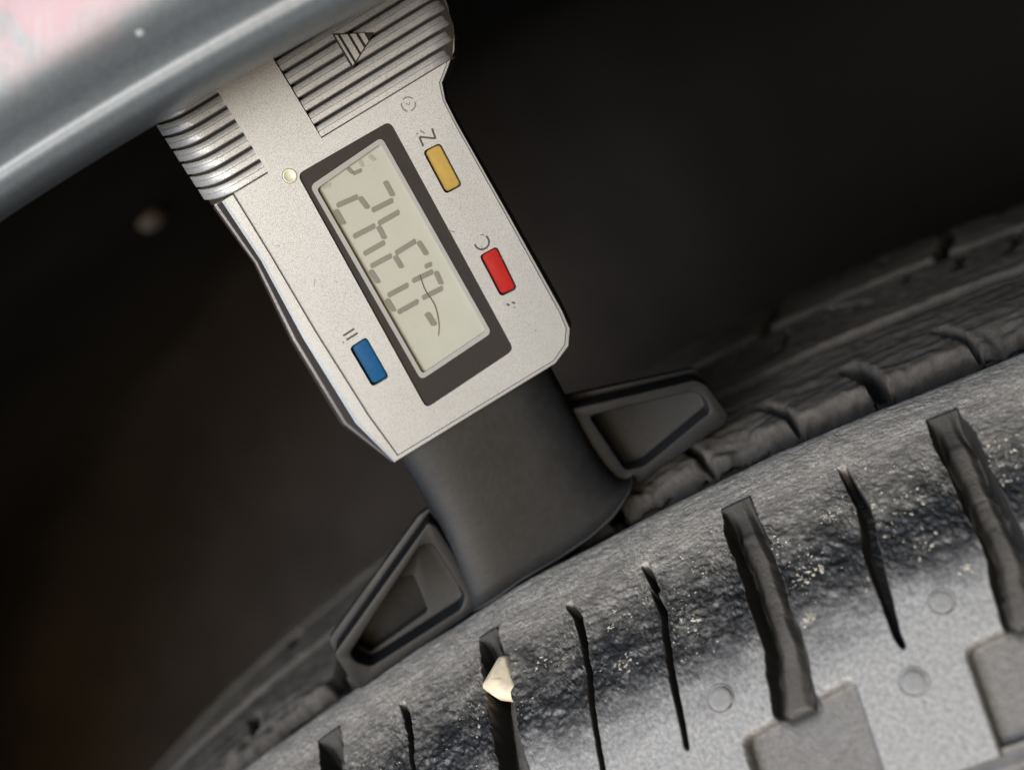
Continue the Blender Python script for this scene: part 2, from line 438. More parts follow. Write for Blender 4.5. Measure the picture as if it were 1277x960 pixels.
for i, g in enumerate(grooves):
    cen = g + np.interp(Qg, [6, 14, 27, 34, 46], [0, .25, -.5, -1.7, -2.6])
    half = np.interp(Qg, [6, 12, 27, 36], [1.9, 2.25, 2.35, 2.6])
    if g == -7.0: half = half * .82
    jl = (fbm(q * .3, q * 0 + 7 * i, 61, 3) - .5)[:, None] * .8; jr = (fbm(q * .3, q * 0 + 7 * i + 3, 67, 3) - .5)[:, None] * .8
    x = Mg - cen
    floor = np.interp(Qg, [6.2, 7.2, 9, 15, 22, 29, 34, 38, 41], [.2, 2.6, 4.6, 5.6, 5.2, 3.9, 2.4, 1.35, 1.15])
    end = sstep(5.9, 6.5, Qg + jag * .4) * (1 - sstep(35.0, 40.0, Qg + .25 * x * x))
    xx = np.abs(x + np.where(x < 0, jl, jr)) / half
    H = np.where((xx < 1.0) & (Qg > 6), H * .35, H)
    gd = floor * end * np.where(xx < 1, (.66 + .34 * sstep(.25, .80, xx)) * (1 - np.clip(xx, 0, 1) ** 9), 0)
    floor_mask = np.maximum(floor_mask, sstep(.82, .45, xx + .5 * (fbm(Qg * .6, Mg * .6, 121 + i, 4) - .5)) * sstep(8.5, 11, Qg))
    chew = 1.5 * np.clip(fbm(Qg * .9, Mg * .7, 91 + i, 4) - .42, 0, 1) * np.exp(-((np.abs(x) - half) / .55) ** 2) * rough_zone * (Qg > 6.5)
    cut_d = np.maximum(cut_d, gd); H = H - chew * (xx >= 1)
    groove_mask = np.maximum(groove_mask, sstep(1.10, .97, xx) * sstep(5.7, 6.1, Qg + jag * .4) * (1 - sstep(33, 38, Qg)))
    # pad moulded into the lower shoulder
    pc = g - 1.55; xq = Mg - pc - np.interp(Qg, [33, 46], [0, -1.4])
    edge = np.minimum(7.25 - np.abs(xq), np.minimum(Qg - (34.0 - .1 * xq), 60))
    lx = np.maximum(np.abs(xq) - 6.0, 0); ly = np.maximum(34.0 + 1.25 - .1 * xq - Qg, 0)
    rnd = 1.25 - np.hypot(lx, ly)
    cut_d = np.maximum(cut_d, 1.9 * sstep(-.05, .45, np.where((lx > 0) & (ly > 0), rnd, edge)))
def sipe(path, width, depth, jit=.3):
    global cut_d, groove_mask
    pq, pm = zip(*path)
    cen = np.interp(Qg, pq, pm); w = np.interp(Qg, pq, width)
    x = np.abs(Mg - cen + jit * ((fbm(q * .3, q * 0 + pm[0], 63, 3) - .5) * 1.0)[:, None])
    inside = sstep(pq[0] - .4, pq[0] + .4, Qg) * (1 - sstep(pq[-1] - .5, pq[-1] + .3, Qg))
    gd = depth * inside * (1 - sstep(w * .5, w * .5 + .3, x))
    cut_d = np.maximum(cut_d, gd); groove_mask = np.maximum(groove_mask, inside * (1 - sstep(w * .5 + .2, w * .5 + .42, x)))
s1 = [(8.9, 5.5), (11.9, 6.3), (16.2, 6.4), (20.7, 5.9), (26.7, 4.6), (32.5, 3.5)]
s2a = [(8.7, 16.6), (13.9, 17.4)]; s2b = [(13.4, 16.9), (17, 17.3), (25.7, 15.8), (33.4, 14.5)]
s3 = [(7.9, 43.7), (14.8, 44.1), (21.4, 43.1), (25.3, 42.5), (32.4, 41.7)]
s0 = [(9.1, -21.8), (12.2, -21.1), (15.6, -20.9), (19, -21.3), (31, -23)]
sipe(s1, [.55, .6, .3, .35, .2, .1], 3.6); sipe(s2a, [.5, .4], 3.6); sipe(s2b, [.2, .4, .35, .08], 3.6)
sipe(s3, [.5, 1.0, 1.5, 1.0, .2], 3.4, .8); sipe(s0, [.4, .6, .4, .25, .1], 3.4)
for k in (1, 2, 3, 4):
    for sh in (-PITCH * k, ):
        sipe([(a, b + sh) for a, b in s0], [.5, .6, .4, .35, .2], 3.0)
for k in range(1, 5):
    sipe([(a, b + PITCH * k) for a, b in s3], [.5, .8, .8, .6, .2], 3.0)
H = H - cut_d
s_, d_, ns, nr = shoulder_frame(Qg)
PS = revolve(s_ + H * ns, R - d_ + H * nr, Mg)
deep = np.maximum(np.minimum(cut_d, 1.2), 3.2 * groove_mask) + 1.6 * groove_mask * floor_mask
# one mesh per block, parted down the middle of each lateral groove
bounds = [int(np.searchsorted(m, g)) for g in grooves]
bounds = [0] + bounds + [len(m) - 1]
nx = np.zeros_like(PS)
du = np.gradient(PS, axis=0); dv = np.gradient(PS, axis=1)
N = np.cross(dv, du); N /= np.linalg.norm(N, axis=-1, keepdims=True) + 1e-12
for b0, b1 in zip(bounds[:-1], bounds[1:]):
    sl = (slice(None), slice(b0, b1 + 1))
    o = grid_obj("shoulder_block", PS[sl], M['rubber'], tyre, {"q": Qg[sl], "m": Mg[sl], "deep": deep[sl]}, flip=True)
    nn = N[sl].reshape(-1, 3)
    vn = np.array([v.normal[:] for v in o.data.vertices])
    if (vn * nn).sum() < 0: nn = -nn
    o.data.normals_split_custom_set_from_vertices([tuple(v) for v in nn])

# sidewall below the shoulder, with its moulded lines
def ring_part(name, pr, m0, m1, nm, mat, attrs=False, flip=False):
    pr = np.array(pr, float); mm_ = np.linspace(m0, m1, nm)
    S, Mx = np.meshgrid(pr[:, 0], mm_, indexing='ij'); Dd = np.repeat(pr[:, 1][:, None], nm, 1)
    return grid_obj(name, revolve(S, R - Dd, Mx), mat, tyre, {"q": S, "m": Mx, "deep": S * 0} if attrs else None, flip=flip)
s45, d45 = np.interp(46 + Q0, Lc, cv[:, 0]), np.interp(46 + Q0, Lc, cv[:, 1])
sw = [(s45 + .9, d45 - .3), (s45 + .9, d45 + .4), (s45 - .1, d45 + .9)]
for k in range(7):
    b = d45 + 1.2 + k * 2.2; a = s45 - .25 - k * 1.05
    sw += [(a, b), (a - .35, b + .7), (a + .25, b + .9), (a + .1, b + 1.5)]
sw += [(s45 - 9, d45 + 20), (s45 - 12, d45 + 40), (s45 - 8, d45 + 75), (s45 + 4, d45 + 105), (s45 + 14, d45 + 118)]
ring_part("sidewall", sw, -math.pi * R, math.pi * R, 500, M['sidewall'], flip=True)
ring_part("carcass", [(s45 + 2, d45 + 1.5), (-30, 31), (-20, 19), (-8, 10.5), (0, 9), (20, 7), (60, 6), (90, 7), (112, 16), (128, 40), (136, 80), (120, 150)], -math.pi * R, math.pi * R, 500, M['carcass'], flip=True)

# tread ribs behind the shoulder
def crown(s):
    return np.interp(s, [0, 11, 22, 34, 60, 75, 92, 105, 118], [0, -1.0, -2.4, -3.4, -4.6, -4.9, -4.2, -1, 6])
def rib(s0_, s1_, slots, seed, chew=0.0):
    top = np.arange(s0_ + .4, s1_ - .3, .55)
    ss = np.concatenate([np.linspace(s0_ + .6, s0_, 16), top, [s1_, s1_ - .1, s1_ - .2, s1_ - .4]])
    hh = np.concatenate([np.linspace(-9, -.45, 16), 0 * top, [-.45, -2, -5, -9]])
    mm_ = np.concatenate([np.arange(-170, -75, 1.2), np.arange(-75, 100, .45), np.arange(100, 260, 1.2)])
    S, Mx = np.meshgrid(ss, mm_, indexing='ij'); Hh = np.repeat(hh[:, None], len(mm_), 1).copy()
    dp = np.zeros_like(S)
    for (sa, ma, sb, mb, w, dep) in slots:
        ax, ay = sb - sa, mb - ma; LL = ax * ax + ay * ay
        tt = np.clip(((S - sa) * ax + (Mx - ma) * ay) / LL, 0, 1)
        bow = .5 * math.sqrt(LL) * .10 * np.sin(tt * math.pi)
        dist = np.hypot(S - sa - ax * tt, Mx - ma - ay * tt - bow)
        dp = np.maximum(dp, dep * (1 - sstep(w * .5, w * .5 + .5, dist)))
    nz = .6 * (fbm(S * .8, Mx * .18, seed, 4) - .5) + .5 * (fbm(S * 1.3, Mx * .9, seed + 7, 4) - .5)
    Hh = Hh + nz - dp * (Hh > -3)
    if chew:
        cz = chew * sstep(.36, .62, fbm(S * .25, Mx * .16, seed + 3, 4)) * np.exp(-((S - s0_) / 3.2) ** 2) * (.3 + 1.3 * fbm(S * .9, Mx * .6, seed + 5, 4))
        Hh = Hh - cz * (Hh > -3); S = S + cz * .6 + 1.5 * (fbm(Hh * .5, Mx * .8, seed + 9, 4) - .5) * (S < s0_ + .6)
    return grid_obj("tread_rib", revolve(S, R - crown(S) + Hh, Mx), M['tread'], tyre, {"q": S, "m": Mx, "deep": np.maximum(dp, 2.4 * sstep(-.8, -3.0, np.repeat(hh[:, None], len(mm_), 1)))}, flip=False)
sl2 = [(20.0, 62.7, 10, 65.4, .5, 3), (19.0, 50, 10.5, 52, 1.9, 5), (19.3, 37.0, 10.5, 40.2, .6, 3), (19, 24, 10.5, 27, .6, 3), (20, 10, 10.5, 12, 1.9, 5),
       (10.5, -39, 31, -37.5, 2.2, 6), (21, -60, 15, -57, .9, 3), (20, -24, 10, -22, .7, 3), (20, -8, 10.5, -6, 1.9, 5), (20, 78, 10, 80.5, 1.9, 5), (20, 91, 10, 94, .5, 3)]
sl3 = [(56.8, 43.8, 44, 41.3, .45, 3), (60, 36, 48, 33.4, .45, 3), (59.5, 65.9, 55, 64.3, .7, 3), (59.5, 74.5, 49, 71.3, .8, 3), (59.5, 83.6, 48, 79.6, .8, 3), (57.5, 52, 50, 57, 1.5, 5), (57, 22, 47, 19, .5, 3),
       (56, 8, 48, 12, 1.5, 5), (58, -66, 48, -62, 1.4, 4), (58, -20, 48, -23, .6, 3), (58, -35, 48, -38, .6, 3), (57, 96, 49, 99, 1.5, 5), (58, 108, 48, 106, .6, 3)]
sl4 = [(95, 77.6, 66, 72.3, 2.1, 6), (95, 88.2, 84, 87, .6, 3), (95, 57, 86, 56, .6, 3), (88, 65, 78, 63.5, .6, 3), (95, 44, 66, 40, 2.1, 6), (95, 10, 66, 6, 2.1, 6), (95, -25, 66, -28, 2.1, 6), (95, 110, 66, 106, 2.1, 6)]
rib(10.8, 31.0, sl2, 71, 1.6); rib(36.0, 60.0, sl3, 83); rib(65.0, 108.0, sl4, 97)

# moulded vent marks on the shoulder skin
def shoulder_point(qv, mv, lift=0.0):
    s, d, n_s, n_r = [float(v) for v in shoulder_frame(np.array(qv))]
    ph = mv / R; rd = math.cos(ph) * r_w + math.sin(ph) * t_w; tg = -math.sin(ph) * r_w + math.cos(ph) * t_w
    n = n_s * a_w + n_r * rd
    return s * a_w + (R - d) * rd + n * lift, n, tg, np.cross(n, tg)
for qv, mv, rad, dome in ((30.0, 20.3, 1.62, 0), (29.5, 47.7, 1.5, 0), (36.3, 41.3, 1.6, .28)):
    iq = int(np.argmin(abs(q - qv))); im = int(np.argmin(abs(m - mv)))
    p, n, tg, bt = shoulder_point(qv, mv, float(H[iq, im]))
    rings = [(.0, .09 + dome * .5), (.5, .09 + dome * .45), (.80, .09 + dome * .2), (.84, -.02), (.92, -.02), (.95, .12 + dome * .2), (1.01, .11), (1.08, -.15)]
    V = []; F = []; ns_ = 28
    for k, (rr, hh) in enumerate(rings):
        for j in range(ns_):
            an = 2 * math.pi * j / ns_
            V.append(p + (tg * math.cos(an) + bt * math.sin(an)) * rad * max(rr, .02) + n * hh)
            if k: F.append(((k - 1) * ns_ + j, k * ns_ + j, k * ns_ + (j + 1) % ns_, (k - 1) * ns_ + (j + 1) % ns_))
    o = mesh_obj("vent_mark", V, F, M['rubber'], tyre, True)
    for nm, val in (("q", [qv + 8.0 + .7 * math.sin(i * 1.7) for i in range(len(V))]), ("m", [mv + math.cos(i * 2.3) for i in range(len(V))]), ("deep", [3.0 if i // ns_ in (3, 4) and not dome else 0.0 for i in range(len(V))])):
        at = o.data.attributes.new(nm, 'FLOAT', 'POINT'); at.data.foreach_set("value", val)

# pale grit caught in the torn rubber
gv, gf = [], []
rng = random.Random(11)
spots = [(25.6, 33.3, 22, .7, .42), (20.3, 35.0, 46, 1.5, .26), (24.6, 41.7, 16, .7, .30), (22.6, 48.3, 24, 1.0, .26), (16.2, 50.5, 30, 1.7, .22), (15.8, 44.6, 22, 1.2, .24), (14.4, 40.7, 46, 1.8, .22), (21.2, 10.5, 34, 1.1, .26),
         (15.4, 11.3, 28, 1.6, .2), (14.0, 60.9, 34, 2.0, .24), (18.2, 60.3, 30, 1.8, .24), (27.0, 51.6, 14, .6, .34), (19.9, 20.1, 18, 1.0, .22), (15.4, 1.1, 36, 1.6, .22), (15.2, 33.6, 18, 1.2, .2), (17.3, -11.5, 30, 1.8, .22), (18.5, 36.5, 30, 2.2, .2), (11, 25, 20, 2.4, .16), (11, 47, 24, 3.0, .16), (19, 47, 30, 2.6, .2)]
scatter = [(qc, mc, sp, size) for qc, mc, cnt, sp, size in spots for _ in range(cnt)]
for _ in range(5200):
    qq, mq = rng.uniform(7, 25), rng.uniform(-58, 76)
    if float(fbm(np.array(qq * .16), np.array(mq * .16), 141, 4)) > rng.uniform(.46, .74): scatter.append((qq, mq, 0.0, .13))
for qc, mc, sp, size in scatter:
        qq, mq = rng.gauss(qc, sp * .7), rng.gauss(mc, sp * .7)
        iq = int(np.argmin(abs(q - qq))); im = int(np.argmin(abs(m - mq)))
        if groove_mask[iq, im] > .3: continue
        p, n, tg, bt = shoulder_point(qq, mq, float(H[iq, im]) + size * .1)
        sz = size * (.25 + 1.1 * rng.random() ** 2); k0 = len(gv); an = rng.uniform(0, 6.28)
        tg, bt = tg * math.cos(an) + bt * math.sin(an), bt * math.cos(an) - tg * math.sin(an)
        for dx, dy, dz in ((1, 0, 0), (-1, 0, .1), (0, 1, 0), (0, -1, .1), (.2, .1, 1), (0, 0, -.8)):
            jx = [rng.uniform(.35, 1.4) for _ in range(3)]
            gv.append(HUB + p + (tg * dx * jx[0] * 1.3 + bt * dy * jx[1] * .8 + n * dz * .6 * jx[2]) * sz)
        for f in ((0, 2, 4), (2, 1, 4), (1, 3, 4), (3, 0, 4), (2, 0, 5), (1, 2, 5), (3, 1, 5), (0, 3, 5)): gf.append(tuple(k0 + i for i in f))
tag(mesh_obj("grit", gv, gf, M['grit']), "pale specks of grit caught in the torn tyre shoulder", "grit", kind="stuff")

# the pale stone wedged in the groove left of the middle
p, n, tg, bt = shoulder_point(13.8, -6.6, -.6)
if np.dot(bt, -a_w) < 0: bt = -bt
pts = [(-2.1, .4), (-1.0, 1.0 - 2.2), (.9, -2.7), (1.75, -2.0), (1.85, 2.9), (.6, 3.3), (-.9, 2.2)]
V = []; F = []
for lay, (sc, hh) in enumerate(((1.0, -1.6), (1.04, -.2), (.86, .55), (.35, .95))):
    for k, (x, y) in enumerate(pts):
        V.append(HUB + p + tg * (x * sc * 1.18 + .1) + bt * (y * sc * 1.05) + n * (hh + .25 * math.sin(k * 2.1 + lay)))
k = len(pts)
for lay in range(3):
    for j in range(k): F.append((lay * k + j, lay * k + (j + 1) % k, (lay + 1) * k + (j + 1) % k, (lay + 1) * k + j))
F.append(tuple(3 * k + j for j in range(k))); F.append(tuple(range(k))[::-1])
o = mesh_obj("pebble", V, F, M['pebble'])
bm = bmesh.new(); bm.from_mesh(o.data); bmesh.ops.recalc_face_normals(bm, faces=bm.faces); bm.to_mesh(o.data); bm.free()
bevel(o, .25, 2, 20); bake(o); shade_angle(o, 30)
tag(o, "cream coloured pebble wedged in a groove of the tyre", "pebble")

# push rivet in the liner, and a pale dot painted in as the fender lip's highlight
def dome(name, s, ang, rad, nrm, radius, height, mat, parent):
    rd = math.cos(ang) * r_w + math.sin(ang) * t_w
    p = HUB + s * a_w + rad * rd; n = nrm[0] * a_w + nrm[1] * rd; n = n / np.linalg.norm(n)
    tg = -math.sin(ang) * r_w + math.cos(ang) * t_w; bt = np.cross(n, tg); V = []; F = []; ns_ = 20
    for k in range(7):
        e = k / 6 * math.pi / 2
        for j in range(ns_):
            an = 2 * math.pi * j / ns_
            V.append(p + (tg * math.cos(an) + bt * math.sin(an)) * radius * max(.02, math.sin(e)) + n * height * math.cos(e))
            if k: F.append(((k - 1) * ns_ + j, k * ns_ + j, k * ns_ + (j + 1) % ns_, (k - 1) * ns_ + (j + 1) % ns_))
    return mesh_obj(name, V, F, mat, parent, True)
dome("push_rivet", 147, -.161, LIP + 35.6, (-.25, -1), 4.0, 3.0, M['rivet'], liner)
dome("highlight_dot", -37.0, .0206, LIP + 5.75, (-1, -.6), .5, .25, M['highlight'], fender)

# ------------------------------------------------------------------ tread depth gauge
gauge = empty("tread_depth_gauge")
tag(gauge, "silver and black digital tread depth gauge standing on the tyre", "depth gauge")
gX = vec3(0.192867, 0.980498, -0.037748); gZ = -vec3(0.144132, -0.066362, -0.987331)
gX /= np.linalg.norm(gX); gZ -= gX * np.dot(gX, gZ); gZ /= np.linalg.norm(gZ); gY = np.cross(gZ, gX)
gO = sat(8.632, 2.194, 409.475)
GM = Matrix(((gX[0], gY[0], gZ[0], gO[0] * MM), (gX[1], gY[1], gZ[1], gO[1] * MM), (gX[2], gY[2], gZ[2], gO[2] * MM), (0, 0, 0, 1)))
gauge.matrix_world = GM
YF = -7.0
front = [(-9.75, 25.6), (14.0, 25.9), (16.3, 27.0), (17.5, 28.7), (17.8, 31), (18.15, 45), (18.4, 58), (18.6, 61.2), (19.3, 63.3), (20.9, 64.5), (22.6, 66), (23.8, 68), (24.6, 71), (24.9, 80), (24.9, 94), (5, 95), (-9.2, 94), (-9.2, 78), (-9.2, 64.5), (-9.45, 56), (-9.8, 45), (-9.9, 32)]
back = [(-12.0, 23.9), (14.2, 24.6), (17.2, 25.7), (18.6, 27.8), (18.9, 31), (19.1, 45), (19.2, 58), (19.4, 61.0), (20.1, 62.8), (21.6, 63.9), (23.3, 65.4), (24.6, 67.6), (25.4, 71), (25.7, 80), (25.7, 94.6), (5, 95.6), (-13.6, 94.6), (-13.8, 78), (-13.6, 64.5), (-13.1, 56), (-14.6, 45), (-15.1, 32)]
nP = len(front)
def shrink(poly, k):
    cx = sum(p[0] for p in poly) / len(poly); cz = sum(p[1] for p in poly) / len(poly)
    return [(x + (cx - x) / abs(cx - x + 1e-6) * min(k, abs(cx - x)), z + (cz - z) / abs(cz - z + 1e-6) * min(k, abs(cz - z))) for x, z in poly]
def loft(name, loops, mat, parent, side=None, first=99):
    V = []; F = []; n = len(loops[0][0])
    for poly, y in loops: V += [(x, y, z) for x, z in poly]
    for k in range(len(loops) - 1):
        for i in range(n): F.append((k * n + i, (k + 1) * n + i, (k + 1) * n + (i + 1) % n, k * n + (i + 1) % n))
    F.append(tuple(range(n))); F.append(tuple(range(len(loops) * n - 1, (len(loops) - 1) * n - 1, -1)))
    o = mesh_obj(name, V, F, mat, parent)
    if side:
        o.data.materials.append(side)
        for k in range(first * n, (len(loops) - 1) * n): o.data.polygons[k].material_index = 1
    bm = bmesh.new(); bm.from_mesh(o.data); bmesh.ops.recalc_face_normals(bm, faces=bm.faces); bm.to_mesh(o.data); bm.free()
    return o
def lerp(a, b, t): return [(p[0] + (q_[0] - p[0]) * t, p[1] + (q_[1] - p[1]) * t) for p, q_ in zip(a, b)]
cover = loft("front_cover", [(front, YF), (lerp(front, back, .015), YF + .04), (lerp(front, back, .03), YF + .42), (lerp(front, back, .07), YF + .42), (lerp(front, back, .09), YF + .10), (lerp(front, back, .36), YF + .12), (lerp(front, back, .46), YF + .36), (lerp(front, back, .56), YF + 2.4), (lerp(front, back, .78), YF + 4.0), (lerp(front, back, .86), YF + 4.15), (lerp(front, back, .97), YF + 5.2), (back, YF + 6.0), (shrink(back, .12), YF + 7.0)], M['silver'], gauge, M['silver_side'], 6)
frame_o = [(-1.46, 62.75), (11.75, 62.45), (10.33, 29.75), (-3.40, 29.0)]
bez_o = [(-.9, 60.75), (9.85, 61.3), (8.98, 33.15), (-2.0, 32.55)]
bez_i = [(-.36, 60.05), (9.3, 60.7), (8.47, 33.75), (-1.43, 33.15)]
def button_poly(c4): return rounded(c4, .55, 4)
yel = [(13.42, 57.13), (15.56, 56.95), (15.26, 51.32), (13.14, 51.46)]
red = [(12.82, 42.41), (15.10, 42.31), (14.62, 36.52), (12.50, 36.73)]
blu = [(-7.47, 40.83), (-5.15, 40.93), (-5.42, 35.16), (-7.69, 35.2)]
cutters = []
def cutter(poly, y0, y1): cutters.append(prism("cutter", poly, y0, y1, None, gauge))
cutter(rounded(frame_o, .9), YF - 2, YF + 1.6)
for b in (yel, red, blu): cutter(button_poly([(x + (.14 if x > sum(p[0] for p in b) / 4 else -.14), z + (.14 if z > sum(p[1] for p in b) / 4 else -.14)) for x, z in b]), YF - 2, YF + 2.2)
cutter([(3.45, 64.9), (60, 64.9), (60, 120), (3.75, 120)], YF - 2, YF + 1.1)
cutter([(-4.4, 64.65), (-3.9, 120), (-9.6, 120), (-9.6, 64.65)], YF - 2, YF + 1.1); cutter([(-9.5, 64.65), (-9.5, 120), (-60, 120), (-60, 64.65)], YF - 2, YF + 9)
cutter([(-2.34 + .95 * math.cos(a), 63.05 + .95 * math.sin(a)) for a in np.linspace(0, 2 * math.pi, 24, endpoint=False)], YF - 2, YF + .35)
bpy.context.view_layer.update()
cut(cover, cutters); shade_angle(cover, 12)

# rear half of the case with its parting line
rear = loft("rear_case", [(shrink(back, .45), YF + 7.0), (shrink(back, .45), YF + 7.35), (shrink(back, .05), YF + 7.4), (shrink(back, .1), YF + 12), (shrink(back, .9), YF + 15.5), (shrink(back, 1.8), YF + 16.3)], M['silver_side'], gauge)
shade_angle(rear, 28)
# grip ridges: each a raised bar with a fine line along it and an end rolled over the edge of the case
def ridge(z0, z1, xs, ys, mat, slant=0.0):
    h = z1 - z0
    sec = [(0.0, 1.0), (.01, .30), (.05, .06), (.10, .0), (.50, .05), (.52, .22), (.56, .24), (.58, .10), (.90, .16), (.96, .24), (.99, .5), (1.0, 1.0)]
    V = []; F = []; n = len(sec)
    for x, (yb, zz) in zip(xs, ys):
        for t, dpt in sec: V.append((x, YF + .06 + yb + dpt * .95, z0 + zz + t * h + slant * x))
    for k in range(len(xs) - 1):
        for i in range(n - 1): F.append((k * n + i, (k + 1) * n + i, (k + 1) * n + i + 1, k * n + i + 1))
    F.append(tuple(range(n))); F.append(tuple(range(len(xs) * n - 1, (len(xs) - 1) * n - 1, -1)))
    o = mesh_obj("grip_ridge", V, F, mat, gauge)
    bm = bmesh.new(); bm.from_mesh(o.data); bmesh.ops.recalc_face_normals(bm, faces=bm.faces); bm.to_mesh(o.data); bm.free()
    shade_angle(o, 40); return o
PR = 1.80
prism("grip_recess", [(3.5, 65), (22.2, 65), (24.3, 68), (25.0, 72), (25.0, 92), (3.7, 92)], YF + .92, YF + 1.2, M['recess_dark'], gauge)
edge_x = lambda z: float(np.interp(z, [64.9, 66, 68, 71, 80], [21.3, 22.7, 24.0, 24.9, 25.2]))
NR = 14
for k in range(NR):
    z0 = 64.95 + k * PR; z1 = z0 + PR - .30; xe = edge_x(z0 + .9) + .2
    xl = 3.52 + k * .03
    xs = [xl, 8, 12, xe - 3.2, xe - 2.2, xe - 1.2, xe - .5, xe - .1, xe + .05, xe + .05]
    ys = [(0, 0), (0, 0), (0, 0), (0, 0), (.12, -.02), (.45, -.05), (.95, -.1), (1.7, -.12), (2.6, -.12), (6.5, -.12)]
    ridge(z0, z1, xs, ys, M['silver_ridge'])
RX = ([-4.45, -6.5, -8.6, -9.8, -10.9, -11.9, -12.6, -13.2, -13.5, -13.5], [0, 0, .02, .18, .6, 1.3, 2.3, 3.4, 4.8, 7.0])
P_ = np.array([[(x, YF + .72 + yb, z) for z in (64.9, 78, 92)] for x, yb in zip(*RX)], float)
grid_obj("grip_recess", P_, M['recess_dark'], gauge)
for k in range(NR):
    z0 = 64.75 + k * 1.84; z1 = z0 + 1.84 - .30; xe = -13.75
    xs = [-4.42 + k * .03, -6.5, -8.6, -9.8, -10.9, -11.9, -12.8, -13.4, -13.8, -13.8]
    ys = [(0, 0), (0, 0), (.02, .02), (.18, .10), (.6, .28), (1.3, .55), (2.3, .85), (3.4, 1.1), (4.8, 1.25), (7.0, 1.3)]
    ridge(z0, z1, xs, ys, M['silver_ridge'])

# moulded arrow across the ridges: a raised triangular plate, with three bars on it
arrow_base = [(11.15, 74.7), (11.05, 69.95), (15.6, 72.3)]
prism("arrow_mark", arrow_base, YF + .02, YF + 1.0, M['frame'], gauge)
ar = bpy.data.objects["arrow_mark"]
for x0, w_ in ((11.35, .30), (11.95, .75), (13.0, .6), (13.95, .55)):
    f0 = (15.6 - x0) / 4.5; f1 = (15.6 - x0 - w_) / 4.5
    prism("arrow_bar", [(x0, 72.3 + 2.2 * f0), (x0 + w_, 72.3 + 2.2 * f1), (x0 + w_, 72.3 - 2.1 * f1), (x0, 72.3 - 2.1 * f0)], YF - .16, YF + .5, M['silver_ridge'], ar)

# display: dark frame plate, pale bezel, recessed screen and its segments
fo = rounded(frame_o, .85, 6); bo = rounded(bez_o, .75, 6); bi = rounded(bez_i, .5, 6)
ringplate("display_frame", fo, bo, YF + .22, YF + 1.4, M['frame'], gauge)
ringplate("display_bezel", bo, bi, YF + .12, YF + 1.5, M['bezel'], gauge)
screen = prism("screen", bo, YF + .62, YF + 1.55, M['screen'], gauge)
def seg(x0, z0, x1, z1, w, mat, blob=False, parent=screen):
    d = Vector((x1 - x0, z1 - z0)); L = d.length; d.normalize(); n = Vector((-d.y, d.x))
    p = Vector((x0, z0)) - d * .1; L += .2; w *= .5; t = min(w * .7, L * .3)
    sk = .55 * w
    poly = [p + n * w * .2, p + d * t + n * w, p + d * (L - t * .4) + n * w, p + d * L + n * w * .15, p + d * (L - t) - n * w, p + d * t * .4 - n * w]
    return prism("display_segment", [tuple(v) for v in poly], YF + .575, YF + .64, mat, parent)
SEGS = [(0.62, 56.99, 3.42, 56.62), (3.6, 56.42, 3.76, 54.73), (4.06, 54.25, 6.96, 54.02), (7.36, 56.47, 7.23, 54.46), (0.2, 56.64, 0.12, 54.59), (3.87, 52.46, 6.86, 52.38), (0.33, 52.65, 3.36, 52.46), (3.68, 52.16, 3.53, 50.44),
        (0.29, 50.14, 3.3, 50.07), (3.76, 48.17, 6.74, 48.21), (7.0, 47.96, 7.03, 46.0), (0.2, 48.36, 3.17, 48.21), (3.5, 47.91, 3.46, 46.19), (-0.1, 47.96, -0.07, 46.07), (3.74, 44.06, 6.55, 43.78), (6.89, 43.57, 6.67, 41.82),
        (0.1, 44.08, 3.01, 43.94), (3.7, 41.54, 6.56, 41.33), (-0.29, 43.75, -0.28, 41.95), (0.05, 41.56, 3.0, 41.48)]
for sx in SEGS: seg(*sx, .68, M['segment'])
seg(6.06, 44.78, 6.96, 44.68, .62, M['segment'])
seg(3.16, 39.6, 3.18, 37.7, .8, M['segment'])
for sx in ((4.25, 60.18, 4.45, 59.38), (4.45, 59.3, 5.55, 59.15), (5.99, 60.23, 5.92, 59.45), (7.32, 60.13, 7.6, 59.35), (-0.04 + .4, 59.77, 1.3, 59.61)):
    seg(*sx, .5, M['segment'] if sx[0] in (4.45, 4.25) else M['segment_faint'])

# buttons, a little below the face
for b, mat, lab in ((yel, 'yellow', "yellow button"), (red, 'red', "red button"), (blu, 'blue', "blue button")):
    o = prism("button", button_poly(b), YF + .42, YF + 2.1, M[mat], gauge)
    bevel(o, .22, 3, 40); bake(o); shade_angle(o, 40)
    tag(o, lab)

# printed marks on the face
def stroke(pts, w, mat, name="printed_mark", close=False):
    L = []; Rr = []
    for i, p in enumerate(pts):
        a = Vector(pts[max(i - 1, 0)]); b = Vector(pts[min(i + 1, len(pts) - 1)])
        d = (b - a).normalized(); n = Vector((-d.y, d.x)); p = Vector(p)
        L.append(p + n * w / 2); Rr.append(p - n * w / 2)
    V = [(v.x, YF - .012, v.y) for v in L] + [(v.x, YF - .012, v.y) for v in Rr]; n = len(pts)
    F = [(i, i + 1, n + i + 1, n + i) for i in range(n - 1)]
    V += [(x, YF + .01, z) for x, _, z in V]; k = 2 * n
    F += [(i, i + k, i + 1 + k, i + 1) for i in range(n - 1)] + [(n + i, n + i + 1, n + i + 1 + k, n + i + k) for i in range(n - 1)]
    return mesh_obj(name, V, F, mat, gauge)
stroke([(15.72, 59.05), (15.46, 57.75)], .26, M['ink']); stroke([(13.86, 59.0), (13.68, 57.75)], .26, M['ink']); stroke([(15.4, 57.85), (13.9, 58.95)], .24, M['ink'])
stroke([(14.35, 59.6), (14.65, 59.0)], .16, M['ink_worn']); stroke([(13.75, 59.5), (13.95, 59.35)], .16, M['ink_worn'])
oc = (13.85, 43.85)
